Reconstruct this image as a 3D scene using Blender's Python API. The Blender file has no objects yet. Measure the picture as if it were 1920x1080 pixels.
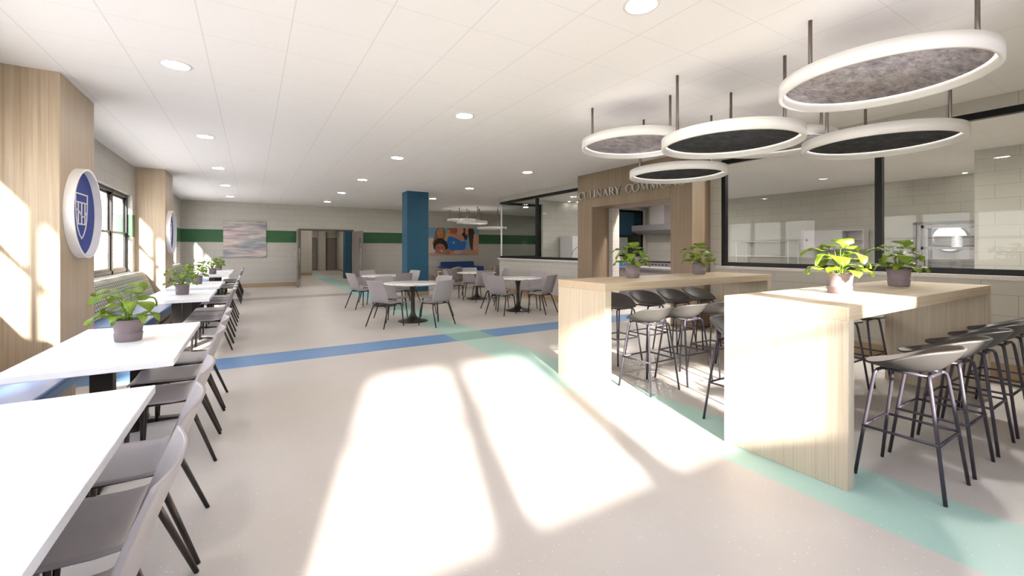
import bpy, bmesh, math, random
from mathutils import Vector, Matrix, noise
random.seed(7)
SC = bpy.context.scene
COL = SC.collection
PI = math.pi
R = math.radians
CEIL = 3.11

# ------------------------------------------------------------------ helpers
class MB:
    """collects shapes, builds ONE mesh object"""
    def __init__(s):
        s.v = []; s.f = []; s.sm = []
    def add(s, vs, fs, smooth=False):
        n = len(s.v)
        s.v += [tuple(v) for v in vs]
        s.f += [tuple(i+n for i in f) for f in fs]
        s.sm += [smooth]*len(fs)
        return s
    def box(s, x0, x1, y0, y1, z0, z1):
        vs = [(x, y, z) for x in (x0, x1) for y in (y0, y1) for z in (z0, z1)]
        return s.add(vs, [(0,1,3,2),(4,6,7,5),(0,4,5,1),(2,3,7,6),(0,2,6,4),(1,5,7,3)])
    def cyl(s, c, r0, r1, z0, z1, n=32, cap=True, smooth=True):
        vs = []
        for (r, z) in ((r0, z0), (r1, z1)):
            for i in range(n):
                a = 2*PI*i/n
                vs.append((c[0]+r*math.cos(a), c[1]+r*math.sin(a), z))
        s.add(vs, [(i, (i+1) % n, n+(i+1) % n, n+i) for i in range(n)], smooth)
        if cap:
            s.add(vs[:n], [tuple(reversed(range(n)))]); s.add(vs[n:], [tuple(range(n))])
        return s
    def lathe(s, c, prof, n=32, smooth=True):
        vs = []
        for (r, z) in prof:
            for i in range(n):
                a = 2*PI*i/n
                vs.append((c[0]+r*math.cos(a), c[1]+r*math.sin(a), c[2]+z))
        fs = []
        for k in range(len(prof)-1):
            for i in range(n):
                fs.append((k*n+i, k*n+(i+1) % n, (k+1)*n+(i+1) % n, (k+1)*n+i))
        return s.add(vs, fs, smooth)
    def tube(s, pts, rad, n=8, cap=True, flat=1.0):
        pts = [Vector(p) for p in pts]
        if not isinstance(rad, (list, tuple)): rad = [rad]*len(pts)
        vs = []; up = None
        for i, p in enumerate(pts):
            d = (pts[min(i+1, len(pts)-1)]-pts[max(i-1, 0)]).normalized()
            if up is None:
                up = d.orthogonal().normalized()
            up = (up-d*up.dot(d)).normalized(); sd = d.cross(up)
            for k in range(n):
                a = 2*PI*k/n
                vs.append(p+up*math.cos(a)*rad[i]+sd*math.sin(a)*rad[i]*flat)
        fs = [(i*n+k, i*n+(k+1) % n, (i+1)*n+(k+1) % n, (i+1)*n+k) for i in range(len(pts)-1) for k in range(n)]
        s.add(vs, fs, True)
        if cap:
            s.add(vs[:n], [tuple(reversed(range(n)))]); s.add(vs[-n:], [tuple(range(n))])
        return s
    def prism(s, poly, axis, a, b):
        """extrude a 2D polygon; axis = the axis it is extruded along"""
        def P(u, v, w):
            return {'x': (w, u, v), 'y': (u, w, v), 'z': (u, v, w)}[axis]
        n = len(poly)
        vs = [P(u, v, a) for u, v in poly]+[P(u, v, b) for u, v in poly]
        return s.add(vs, [tuple(range(n)), tuple(range(2*n-1, n-1, -1))]+[(i, i+n, (i+1) % n+n, (i+1) % n) for i in range(n)])
    def build(s, name, mat, parent=None, bevel=0, seg=2, solid=0, sub=0, loc=None, rz=0):
        me = bpy.data.meshes.new(name)
        me.from_pydata(s.v, [], s.f)
        me.polygons.foreach_set('use_smooth', s.sm)
        b = bmesh.new(); b.from_mesh(me)
        bmesh.ops.remove_doubles(b, verts=b.verts, dist=1e-6) if any(s.sm) else None
        bmesh.ops.recalc_face_normals(b, faces=b.faces)
        b.to_mesh(me); b.free()
        o = bpy.data.objects.new(name, me); COL.objects.link(o)
        if mat: me.materials.append(mat)
        if solid:
            m = o.modifiers.new('thickness', 'SOLIDIFY'); m.thickness = solid; m.offset = 0
        if bevel:
            m = o.modifiers.new('bevel', 'BEVEL'); m.width = bevel; m.segments = seg; m.limit_method = 'ANGLE'; m.angle_limit = R(35)
        if sub:
            m = o.modifiers.new('sub', 'SUBSURF'); m.levels = sub; m.render_levels = sub
        if parent: o.parent = parent
        if loc: o.location = loc
        if rz: o.rotation_euler.z = rz
        return o

def tag(o, label=None, cat=None, group=None, kind=None):
    if label and len(label.split()) > 16: print('LONG', len(label.split()), label)
    if label: o['label'] = label
    if cat: o['category'] = cat
    if group: o['group'] = group
    if kind: o['kind'] = kind
    return o
def thing(name, label, cat, loc=(0, 0, 0), rz=0, group=None):
    o = bpy.data.objects.new(name, None); COL.objects.link(o)
    o.empty_display_size = .1
    o.location = loc; o.rotation_euler.z = rz
    return tag(o, label, cat, group)
def dup(root, loc, rz, label, group=None):
    c = root.copy(); COL.objects.link(c); c.location = loc; c.rotation_euler.z = rz
    c['label'] = label
    if len(label.split()) > 16: print('LONG', len(label.split()), label)
    if group: c['group'] = group
    def rec(a, b):
        for ch in list(a.children):
            d = ch.copy(); COL.objects.link(d); d.parent = b
            rec(ch, d)
    rec(root, c)
    return c
def structure(o): o['kind'] = 'structure'; return o

# ------------------------------------------------------------------ materials
def lin(c):
    if isinstance(c, str):
        c = [int(c[i:i+2], 16)/255 for i in (0, 2, 4)]
    return tuple(((x/12.92) if x <= .04045 else ((x+.055)/1.055)**2.4) for x in c[:3])+(1,)
class NT:
    def __init__(s, name):
        s.m = bpy.data.materials.new(name); s.m.use_nodes = True
        s.t = s.m.node_tree; s.n = s.t.nodes; s.l = s.t.links
        s.b = s.n['Principled BSDF']; s.out = s.n['Material Output']
    def node(s, t, **kw):
        n = s.n.new(t)
        for k, v in kw.items():
            if hasattr(n, k) and k not in ('Scale',): setattr(n, k, v)
            else: n.inputs[k].default_value = v
        return n
    def link(s, a, b): s.l.new(a, b)
    def val(s, x): return x
    def math(s, op, a, b=None, c=None, clamp=False):
        n = s.n.new('ShaderNodeMath'); n.operation = op; n.use_clamp = clamp
        for i, x in enumerate((a, b, c)):
            if x is None: continue
            if isinstance(x, (int, float)): n.inputs[i].default_value = x
            else: s.link(x, n.inputs[i])
        return n.outputs[0]
    def mix(s, f, a, b, mode='MIX'):
        n = s.n.new('ShaderNodeMix'); n.data_type = 'RGBA'; n.blend_type = mode
        for i, x in ((0, f), (6, a), (7, b)):
            if isinstance(x, (int, float)): n.inputs[i].default_value = x
            elif isinstance(x, tuple): n.inputs[i].default_value = x
            else: s.link(x, n.inputs[i])
        return n.outputs[2]
    def coord(s):
        tc = s.n.new('ShaderNodeTexCoord'); sp = s.n.new('ShaderNodeSeparateXYZ')
        s.link(tc.outputs['Object'], sp.inputs[0])
        return tc.outputs['Object'], sp.outputs[0], sp.outputs[1], sp.outputs[2]
    def comb(s, x, y, z):
        n = s.n.new('ShaderNodeCombineXYZ')
        for i, v in enumerate((x, y, z)):
            if isinstance(v, (int, float)): n.inputs[i].default_value = v
            else: s.link(v, n.inputs[i])
        return n.outputs[0]
    def mapping(s, v, scale=(1, 1, 1), rot=(0, 0, 0), loc=(0, 0, 0)):
        n = s.n.new('ShaderNodeMapping'); s.link(v, n.inputs[0])
        n.inputs['Scale'].default_value = scale; n.inputs['Rotation'].default_value = rot; n.inputs['Location'].default_value = loc
        return n.outputs[0]
    def noise(s, v, scale, detail=3, rough=.5, dist=0):
        n = s.n.new('ShaderNodeTexNoise'); s.link(v, n.inputs['Vector'])
        n.inputs['Scale'].default_value = scale; n.inputs['Detail'].default_value = detail
        n.inputs['Roughness'].default_value = rough; n.inputs['Distortion'].default_value = dist
        return n.outputs[0]
    def ramp(s, f, stops):
        n = s.n.new('ShaderNodeValToRGB'); s.link(f, n.inputs[0])
        e = n.color_ramp.elements
        while len(e) < len(stops): e.new(.5)
        for i, (p, c) in enumerate(stops):
            e[i].position = p; e[i].color = lin(c) if isinstance(c, str) else c
        return n.outputs[0]
    def bump(s, h, strength=.2, dist=.01):
        n = s.n.new('ShaderNodeBump'); s.link(h, n.inputs['Height'])
        n.inputs['Strength'].default_value = strength; n.inputs['Distance'].default_value = dist
        s.link(n.outputs[0], s.b.inputs['Normal'])
    def col(s, c):
        if isinstance(c, tuple): s.b.inputs['Base Color'].default_value = c
        else: s.link(c, s.b.inputs['Base Color'])
    def set(s, rough=.5, metal=0, spec=.5):
        s.b.inputs['Roughness'].default_value = rough; s.b.inputs['Metallic'].default_value = metal
        s.b.inputs['Specular IOR Level'].default_value = spec
        return s
def plain(name, c, rough=.5, metal=0, spec=.5, var=.04, vs=20):
    n = NT(name); v, x, y, z = n.coord()
    f = n.noise(v, vs, 3)
    c0 = lin(c)
    d = tuple(max(0, a*(1-var)) for a in c0[:3])+(1,); u = tuple(min(1, a*(1+var)) for a in c0[:3])+(1,)
    n.col(n.mix(f, d, u)); n.set(rough, metal, spec)
    return n.m
def emis(name, c, st):
    n = NT(name); n.col(lin(c)); n.b.inputs['Emission Color'].default_value = lin(c)
    n.b.inputs['Emission Strength'].default_value = st
    return n.m
def wood(name, tones, axis='z', sc=1.0, rough=.5):
    """straight oak grain running along axis"""
    n = NT(name); v, x, y, z = n.coord()
    st = {'x': (.35, 9, 9), 'y': (9, .35, 9), 'z': (9, 9, .35)}[axis]
    m = n.mapping(v, tuple(k*sc for k in st))
    big = n.noise(n.mapping(v, tuple(k*.35*sc for k in st)), 1.0, 2, .5, .3)
    # cathedral rings: distorted wave across the grain
    w = n.n.new('ShaderNodeTexWave'); w.wave_type = 'BANDS'; w.bands_direction = 'DIAGONAL'; w.wave_profile = 'SIN'
    n.link(n.mapping(v, {'x': (.12, 3.3, 3.3), 'y': (3.3, .12, 3.3), 'z': (3.3, 3.3, .12)}[axis]), w.inputs[0])
    w.inputs['Scale'].default_value = 3.2*sc; w.inputs['Distortion'].default_value = 7; w.inputs['Detail'].default_value = 3
    w.inputs['Detail Scale'].default_value = .9
    fine = n.noise(n.mapping(v, tuple(k*(6 if k > 1 else 1.3)*sc for k in st)), 1.6, 5, .68)
    g = n.math('ADD', n.math('MULTIPLY', w.outputs[1], .06), n.math('MULTIPLY', fine, .78))
    g = n.math('ADD', g, n.math('MULTIPLY', big, .40))
    c = n.ramp(g, [(.30, tones[0]), (.52, tones[1]), (.78, tones[2])])
    # knots
    k = n.n.new('ShaderNodeTexVoronoi'); k.inputs['Scale'].default_value = 2.6; k.inputs['Randomness'].default_value = 1
    n.link(n.mapping(v, {'x': (.5, 1, 1), 'y': (1, .5, 1), 'z': (1, 1, .6)}[axis]), k.inputs['Vector'])
    kn = n.math('SUBTRACT', 1, n.math('DIVIDE', k.outputs['Distance'], .06), clamp=True)
    c = n.mix(n.math('MULTIPLY', kn, .45), c, lin(tones[3]))
    n.col(c); n.set(rough, 0, .35); n.bump(fine, .08, .004)
    return n.m
def block(name, face, base='bab6ae', stripe=True, allc=None):
    """painted blockwork; face = 'x' or 'y' the wall's normal"""
    n = NT(name); v, x, y, z = n.coord()
    u = y if face == 'x' else x
    vec = n.comb(u, z, 0)
    br = n.n.new('ShaderNodeTexBrick'); n.link(vec, br.inputs['Vector'])
    br.inputs['Scale'].default_value = 1; br.inputs['Brick Width'].default_value = .56; br.inputs['Row Height'].default_value = .2265
    br.inputs['Mortar Size'].default_value = .0035; br.inputs['Mortar Smooth'].default_value = .1; br.inputs['Bias'].default_value = 0
    br.offset = .5
    b0 = lin(base)
    for i, k in (('Color1', 1.0), ('Color2', .955), ('Mortar', .66)):
        br.inputs[i].default_value = tuple(a*k for a in b0[:3])+(1,)
    c = br.outputs['Color']
    f = n.noise(v, 45, 5, .7)
    c = n.mix(n.math('MULTIPLY', f, .12), c, tuple(a*.6 for a in b0[:3])+(1,))
    if stripe:
        s1 = n.math('GREATER_THAN', z, 1.655); s2 = n.math('LESS_THAN', z, 2.107)
        g = lin('37603f'); gm = tuple(a*.75 for a in g[:3])+(1,)
        gc = n.mix(br.outputs['Fac'], g, gm)
        c = n.mix(n.math('MULTIPLY', s1, s2), c, gc)
    n.col(c); n.set(.55, 0, .3)
    h = n.math('SUBTRACT', n.math('MULTIPLY', f, .35), n.math('MULTIPLY', br.outputs['Fac'], 1.0))
    n.bump(h, .25, .004)
    return n.m
def glass_mat(name, tint='f4f7f6', k=1.0):
    n = NT(name)
    tr = n.n.new('ShaderNodeBsdfTransparent'); tr.inputs[0].default_value = lin(tint)
    gl = n.n.new('ShaderNodeBsdfGlossy'); gl.inputs['Roughness'].default_value = .0; gl.inputs[0].default_value = (1, 1, 1, 1)
    ge = n.n.new('ShaderNodeNewGeometry'); dt = n.n.new('ShaderNodeVectorMath'); dt.operation = 'DOT_PRODUCT'
    n.link(ge.outputs['Normal'], dt.inputs[0]); n.link(ge.outputs['Incoming'], dt.inputs[1])
    c_ = n.math('ABSOLUTE', dt.outputs['Value'])
    f = n.math('MULTIPLY', n.math('ADD', .04, n.math('MULTIPLY', .96, n.math('POWER', n.math('SUBTRACT', 1, c_, clamp=True), 5))), k)
    mx = n.n.new('ShaderNodeMixShader'); n.link(f, mx.inputs[0]); n.link(tr.outputs[0], mx.inputs[1]); n.link(gl.outputs[0], mx.inputs[2])
    n.link(mx.outputs[0], n.out.inputs[0]); n.n.remove(n.b)
    return n.m

M = {}
M['block_x'] = block('painted_block_facing_x', 'x')
M['block_y'] = block('painted_block_facing_y', 'y')
M['block_xp'] = block('plain_block_facing_x', 'x', stripe=False)
M['block_yp'] = block('plain_block_facing_y', 'y', stripe=False)
M['blue_y'] = block('blue_block_side', 'x', base='2a566e', stripe=False)
M['blue_x'] = block('blue_block', 'y', base='2a566e', stripe=False)
# wood, colours as the oak laminate has them
M['oak'] = wood('oak_laminate', ['8a7661', 'ab977f', 'bfae97', '745f4a'])
M['oak_bar'] = wood('pale_oak_laminate', ['a39480', 'bcad97', 'cdc1ad', '8a7660'])
M['oak_bar_top'] = wood('pale_oak_laminate_top', ['9c8971', 'b5a187', 'c6b59c', '86705a'], 'x')
M['oak_portal'] = wood('brown_oak_laminate', ['6a5846', '7f6c58', '917e69', '54432f'])
M['oak_light'] = wood('birch_frame', ['b98f5f', 'd0a677', 'dfbb90', '9c7448'])
M['base'] = plain('tan_wall_base', 'a58e70', .6)
M['white_top'] = plain('white_laminate', 'f0f0f3', .32, var=.01)
M['white_paint'] = plain('white_gloss_paint', 'f3f0ee', .35, var=.01)
M['chair'] = plain('warm_grey_moulded_shell', '979193', .42, var=.05, vs=60)
M['metal_dk'] = plain('dark_bronze_metal', '3b3735', .32, .75, var=.15, vs=80)
M['chrome_dk'] = plain('dark_chrome_legs', '4c4745', .22, .9, var=.1, vs=50)
M['stool_shell'] = plain('charcoal_moulded_shell', '4b4744', .5, var=.06, vs=60)
M['stool_leg'] = plain('charcoal_painted_steel', '47424b', .38, .35)
M['rod'] = plain('brushed_bronze_rod', '7b7069', .35, .6)
M['black'] = plain('black_window_metal', '0a0a0b', .4, .0, .3)
M['bronze'] = plain('dark_bronze_window_metal', '161312', .35, .4)
M['pot'] = plain('mauve_grey_clay', '7d7072', .65, var=.1, vs=90)
M['soil'] = plain('dark_soil', '2a211b', .95, var=.4, vs=200)
M['steel'] = plain('stainless_steel', '8f8d92', .35, .4)
M['grey_door'] = plain('grey_painted_door', '7f7873', .45)
M['door_frame'] = plain('dark_grey_door_frame', '57504b', .45)
M['steel_kick'] = plain('satin_steel_plate', 'b8b2ac', .3, .6)
M['kit_white'] = plain('white_kitchen_cabinet', 'c9c4c6', .4)
M['kit_grey'] = plain('grey_counter_front', '8b8688', .5)
M['plate'] = plain('white_china', 'c9c5c6', .25)
M['sofa_blue'] = plain('navy_upholstery', '23406e', .85, var=.15, vs=120)
M['seat_grey'] = plain('taupe_upholstery', '857b77', .85, var=.12, vs=120)
M['blue_tray'] = plain('bright_blue_plastic', '1f7be0', .4)
M['letter'] = plain('brushed_metal_letters', 'b5ada6', .4, .2)
M['led'] = emis('led_strip', 'fff8f0', 1.0)
M['added_uplight'] = emis('added_led_uplight', 'fffaf4', 1.5)  # added glow for the ring tops, lifts the ceiling
M['lens'] = emis('downlight_lens', 'fff8f2', 78)
M['lens_fill'] = emis('kitchen_fill_lens', 'fff8f2', 620)  # for added unseen lamps that brighten the kitchen
M['lens_w'] = emis('wall_downlight_lens', 'fff8f2', 26)
M['lens_fill_c'] = emis('corridor_fill_lens', 'fff3e6', 190)  # for added lamps that brighten the corridor
M['glass'] = glass_mat('clear_glass', k=.22)
M['glass_out'] = glass_mat('clear_window_glass', 'ffffff', .35)
M['trim_white'] = plain('white_metal_trim', 'd9d5d1', .4)
M['lawn'] = plain('lawn', '7d8a58', .95, var=.3, vs=3)

# marble laminate
n = NT('white_marble'); v, x, y, z = n.coord()
f = n.noise(n.mapping(v, (1.5, 6, 1), (0, 0, .6)), 1.6, 6, .62, 1.4)
n.col(n.ramp(f, [(.33, '9f9791'), (.43, 'd6d1cd'), (.56, 'eceae8'), (.75, 'f4f2f1')])); n.set(.25); M['marble'] = n.m
# stone sill with flecks
n = NT('speckled_stone'); v, x, y, z = n.coord()
f = n.noise(v, 140, 2, .6)
n.col(n.ramp(f, [(.30, '6f6863'), (.40, 'c3bcb5'), (.7, 'd2ccc6')])); n.set(.5); M['stone'] = n.m
# felt
def felt(name, a, b):
    n = NT(name); v, x, y, z = n.coord()
    f = n.noise(n.mapping(v, (1, 2.2, 1)), 9, 8, .75, .2)
    n.col(n.ramp(f, [(.33, a), (.66, b)])); n.set(.95, 0, .1); n.bump(f, .4, .01); return n.m
M['felt_light'] = felt('marled_grey_felt', '77727a', 'cdc7cb')
M['felt_dark'] = felt('charcoal_felt', '303235', '585a5e')
# blue upholstery vinyl
M['vinyl'] = plain('blue_vinyl', '41699a', .38, var=.06, vs=6)
# plaid
n = NT('plaid_weave'); v, x, y, z = n.coord()
def stripes(src, per, w, ph=0):
    a = n.math('FRACT', n.math('ADD', n.math('DIVIDE', src, per), ph))
    return n.math('LESS_THAN', a, w)
c = n.mix(stripes(y, .11, .42), lin('a9b09c'), lin('c8cabb'))
c = n.mix(n.math('MULTIPLY', stripes(z, .1, .45), .6), c, lin('8b7f73'))
c = n.mix(n.math('MULTIPLY', stripes(y, .11, .12, .3), .75), c, lin('6d5348'))
c = n.mix(n.math('MULTIPLY', stripes(z, .1, .12, .4), .75), c, lin('5f4a40'))
c = n.mix(n.math('MULTIPLY', stripes(y, .055, .12, .1), .5), c, lin('6f8893'))
n.col(c); n.set(.9, 0, .1); M['plaid'] = n.m
# leaf
n = NT('leaf_green'); v, x, y, z = n.coord()
f = n.noise(v, 14, 3)
n.col(n.ramp(f, [(.3, '47660f'), (.6, '6c8620'), (.85, '98a83e')])); n.set(.5, 0, .4)
n.b.inputs['Subsurface Weight'].default_value = 0
tl = n.n.new('ShaderNodeBsdfTranslucent'); tl.inputs[0].default_value = lin('a5ad2c')
mx = n.n.new('ShaderNodeMixShader'); mx.inputs[0].default_value = .08
n.link(n.b.outputs[0], mx.inputs[1]); n.link(tl.outputs[0], mx.inputs[2]); n.link(mx.outputs[0], n.out.inputs[0]); M['leaf'] = n.m
M['stem'] = plain('pale_stem', 'b5a648', .5)
# ceiling tiles .5925 m grid
n = NT('ceiling_tile'); v, x, y, z = n.coord()
GX, GY = .26, 3.58
def grid(src, off, w):
    a = n.math('FRACT', n.math('DIVIDE', n.math('ADD', n.math('SUBTRACT', src, off), 59.25), .5925))
    a = n.math('ABSOLUTE', n.math('SUBTRACT', a, .5))
    return n.math('GREATER_THAN', a, .5-w)
g = n.math('MAXIMUM', grid(x, GX, .0075), grid(y, GY, .0045))
f = n.noise(v, 180, 2, .7)
c = n.mix(f, lin('dedad6'), lin('f0edea'))
n.col(n.mix(n.math('MULTIPLY', g, .38), c, lin('b9b3af'))); n.set(.9, 0, .1); n.bump(f, .08, .002); M['ceiling'] = n.m
# terrazzo floor with inlaid stripes
n = NT('terrazzo_sheet_floor'); v, x, y, z = n.coord()
def band(src, a, b): return n.math('MULTIPLY', n.math('GREATER_THAN', src, a), n.math('LESS_THAN', src, b))
cl = n.noise(n.mapping(v, (1, 1, 1)), 1.1, 3, .6)
base = n.mix(cl, lin('b9b0a8'), lin('c5bfb9'))
blue, green, grey = lin('6489b3'), lin('a4c2b7'), lin('a09692')
fb = band(y, 6.05, 6.67); fg = band(x, 2.72, 3.36); fy = n.math('MAXIMUM', band(y, 13.8, 14.5), band(y, 25.6, 26.2))
c = n.mix(fy, base, grey); c = n.mix(fb, c, blue)
gcol = n.mix(n.math('MAXIMUM', fb, 0), green, lin('7fa596'))
gcol = n.mix(band(y, 12.9, 15.2), gcol, lin('8fbdc4')); gcol = n.mix(band(y, 19.5, 22.5), gcol, lin('7fb0b8'))
c = n.mix(fg, c, gcol)
vo = n.n.new('ShaderNodeTexVoronoi'); vo.inputs['Scale'].default_value = 38; n.link(v, vo.inputs['Vector'])
rnd = n.n.new('ShaderNodeSeparateColor'); n.link(vo.outputs['Color'], rnd.inputs[0])
fl = n.math('MULTIPLY', n.math('LESS_THAN', vo.outputs['Distance'], .11), n.math('GREATER_THAN', rnd.outputs[0], .55))
c = n.mix(n.math('MULTIPLY', fl, .75), c, lin('ece8e4'))
vo2 = n.n.new('ShaderNodeTexVoronoi'); vo2.inputs['Scale'].default_value = 90; n.link(v, vo2.inputs['Vector'])
rn2 = n.n.new('ShaderNodeSeparateColor'); n.link(vo2.outputs['Color'], rn2.inputs[0])
fd = n.math('MULTIPLY', n.math('LESS_THAN', vo2.outputs['Distance'], .2), n.math('GREATER_THAN', rn2.outputs[1], .75))
c = n.mix(n.math('MULTIPLY', fd, .3), c, lin('8f8782'))
n.col(c); n.set(.38, 0, .4); M['floor'] = n.m
# abstract painting
n = NT('abstract_canvas'); v, x, y, z = n.coord()
f = n.noise(n.mapping(v, (.55, 1, 5.5)), 1.7, 8, .62, .35)
f2 = n.noise(n.mapping(v, (.4, 1, 4), loc=(3, 1, 7)), 1.5, 6, .6, .3)
c = n.ramp(f, [(.34, '6f6470'), (.45, 'a59aa0'), (.55, 'c8b8b2'), (.7, 'dacac0')])
n.col(n.mix(n.math('MULTIPLY', n.math('SUBTRACT', f2, .46, clamp=True), 4.5, clamp=True), c, lin('86969a'))); n.set(.8, 0, .15); M['painting'] = n.m

# ------------------------------------------------------------------ shell
XL, XK, XR = -2.07, 7.03, 13.9      # left wall, kitchen wall, back wall of kitchen
YB, YF = -.47, 18.45                # wall behind the camera, far wall
structure(MB().box(-2.4, 14.2, -.75, 36, -.12, 0).build('floor', M['floor']))
structure(MB().box(-2.4, 14.2, -.75, 36, CEIL, CEIL+.15).build('ceiling', M['ceiling']))
WZ0, WZ1 = .95, 2.49
BAYS = [(1.19, 5.56), (7.06, 11.43), (12.93, 17.30)]
m = MB()
ys = [YB-.2]+[a for b in BAYS for a in b]+[YF+.1]
for i in range(0, len(ys), 2): m.box(XL-.25, XL, ys[i], ys[i+1], 0, CEIL)
for a, b in BAYS:
    m.box(XL-.25, XL, a, b, 0, WZ0); m.box(XL-.25, XL, a, b, WZ1, CEIL)
structure(m.build('wall_left', M['block_x']))
DX0, DX1, DZ = 1.60, 3.52, 2.14
m = MB().box(XL-.25, DX0, YF, YF+.2, 0, CEIL).box(DX1, XR+.2, YF, YF+.2, 0, CEIL).box(DX0, DX1, YF, YF+.2, DZ, CEIL)
structure(m.build('wall_back', M['block_y']))
BW = (-.72, 3.60)
m = MB().box(XL, BW[0], YB-.2, YB, 0, CEIL).box(BW[1], XR+.2, YB-.2, YB, 0, CEIL)
m.box(BW[0], BW[1], YB-.2, YB, 0, WZ0).box(BW[0], BW[1], YB-.2, YB, WZ1, CEIL)
structure(m.build('wall_front', M['block_yp']))
structure(MB().box(XR, XR+.2, YB, YF, 0, CEIL).build('wall_right', M['block_xp']))
# kitchen walls
KY1 = 12.40; KX2 = 8.65
G1 = (8.0, 12.38); G2 = (-.2, 4.53)     # glazed stretches of the kitchen front
m = MB()
m.box(XK, XK+.2, YB, KY1, 0, 1.07) ; m.box(XK, XK+.2, YB, KY1, 2.96, CEIL)
m.box(XK, XK+.2, G2[1]+.06, 5.19, 1.07, 2.96); m.box(XK, XK+.2, 7.17, G1[0], 1.07, 2.96); m.box(XK, XK+.2, YB, G2[0], 1.07, 2.96)
wk = MB()
for (y0, y1) in ((YB, 5.19), (7.17, KY1)): wk.box(XK, XK+.2, y0, y1, 0, 1.07)
wk.box(XK, XK+.2, YB, KY1, 2.96, CEIL)
wk.box(XK, XK+.2, G2[1], 5.19, 1.07, 2.96); wk.box(XK, XK+.2, 7.17, G1[0], 1.07, 2.96); wk.box(XK, XK+.2, YB, G2[0], 1.07, 2.96)
structure(wk.build('wall_kitchen_front', M['block_xp']))
wk = MB()
W2 = (12.0, 13.75)
wk.box(XK+.2, XR, KY1-.2, KY1, 0, 1.07).box(XK+.2, XR, KY1-.2, KY1, 2.98, CEIL).box(KX2, W2[0], KY1-.2, KY1, 1.07, 2.98).box(W2[1], XR, KY1-.2, KY1, 1.07, 2.98)
structure(wk.build('wall_kitchen_side', M['block_yp']))
structure(MB().box(10.67, 10.85, YB, 2.2, 0, CEIL).build('wall_kitchen_partition', M['block_xp']))
# niche opening drawn on the back wall as a real recess room: frame, side and back
# sills
structure(MB().box(XK-.05, XK+.25, YB, 4.60, 1.071, 1.118).build('trim_1', M['stone'], bevel=.004))
structure(MB().box(XK-.05, XK+.25, 7.80, KY1+.05, 1.071, 1.118).build('trim_2', M['stone'], bevel=.004))
structure(MB().box(KX2-1.42, W2[1], KY1-.25, KY1+.05, 1.071, 1.1).build('trim_3', M['stone'], bevel=.004))
# wall base
structure(MB().box(-1.57, DX0-.06, YF-.015, YF, 0, .15).box(DX1+.06, XR, YF-.015, YF, 0, .15).build('baseboard_back', M['base']))
structure(MB().box(XK-.015, XK, YB, 4.74, 0, .16).box(XK-.015, XK, 7.80, KY1, 0, .16).box(XK-.015, XR, KY1, KY1+.015, 0, .16).build('baseboard_kitchen', M['base']))
structure(MB().box(XL, XL+.015, 12.67, YF, 0, .15).build('baseboard_left', M['base']))

# ---- windows
def bank(name, along, a, b, z0, z1, plane, mats, n=4, post=.10):
    """double hung windows in a row. along 'y': in a wall at x=plane ; 'x': in a wall at y=plane (glazing outward = negative)"""
    fr = MB(); gl = MB(); sash = MB()
    def B(m, u0, u1, d0, d1, zz0, zz1):
        (m.box(plane+d0, plane+d1, u0, u1, zz0, zz1) if along == 'y' else m.box(u0, u1, plane+d0, plane+d1, zz0, zz1))
    w = .05
    B(fr, a, b, -.075, 0, z0, z0+.07); B(fr, a, b, -.075, 0, z1-.06, z1)
    st = (b-a)/n
    zr = (z0+z1)/2
    for i in range(n+1):
        u = a+i*st
        hw = post/2
        u0, u1 = max(a, u-hw), min(b, u+hw)
        B(fr, u0, u1, -.06, .0, z0, z1)
    for i in range(n):
        u0, u1 = a+i*st+post/2, a+(i+1)*st-post/2
        for (za, zb, d) in ((z0+.07, zr+.02, -.012), (zr-.02, z1-.06, -.038)):
            B(sash, u0, u0+.03, d-.024, d, za, zb); B(sash, u1-.03, u1, d-.024, d, za, zb)
            B(sash, u0, u1, d-.024, d, za, za+.045); B(sash, u0, u1, d-.024, d, zb-.04, zb)
            B(gl, u0+.03, u1-.03, d-.016, d-.010, za+.045, zb-.04)
    f = structure(fr.build(name, mats[0])); s = sash.build('sash', mats[0], f, bevel=.004, seg=1); g = gl.build('pane', M['glass_out'], f)
    return f
for i, (a, b) in enumerate(BAYS): bank('window_%d' % (i+1), 'y', a, b, WZ0, WZ1, XL-.075, [M['bronze']])
bank('window_4', 'x', BW[0], BW[1], WZ0, WZ1, YB-.02, [M['bronze']], post=.19)
# kitchen glazing: black frame, big panes
def glazing(name, along, plane, a, b, mull, endframe=(True, True)):
    m = MB(); g = MB()
    def B(mm, u0, u1, d, z0, z1):
        (mm.box(plane-d, plane+d, u0, u1, z0, z1) if along == 'y' else mm.box(u0, u1, plane-d, plane+d, z0, z1))
    B(m, a, b, .04, 1.118, 1.185); B(m, a, b, .04, 2.885, 2.96)
    for u in mull: B(m, u-.038, u+.038, .04, 1.185, 2.885)
    if endframe[0]: B(m, a, a+.07, .04, 1.185, 2.885)
    if endframe[1]: B(m, b-.07, b, .04, 1.185, 2.885)
    B(g, a+.01, b-.01, .005, 1.18, 2.89)
    f = structure(m.build(name, M['black'])); p = g.build('pane', M['glass'], f)
    return f
glazing('window_5', 'y', XK+.05, G2[0], G2[1], [2.33, .2])
glazing('window_6', 'y', XK+.05, G1[0], G1[1], [10.27], (True, False))
glazing('window_7', 'x', KY1-.06, XK+.03, KX2, [], (False, True))
glazing('window_8', 'x', KY1-.06, W2[0], W2[1], [], (True, True))
# glass corner seam
structure(MB().box(XK+.035, XK+.065, KY1-.07, KY1-.02, 1.185, 2.885).build('trim_4', M['trim_white']))

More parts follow.
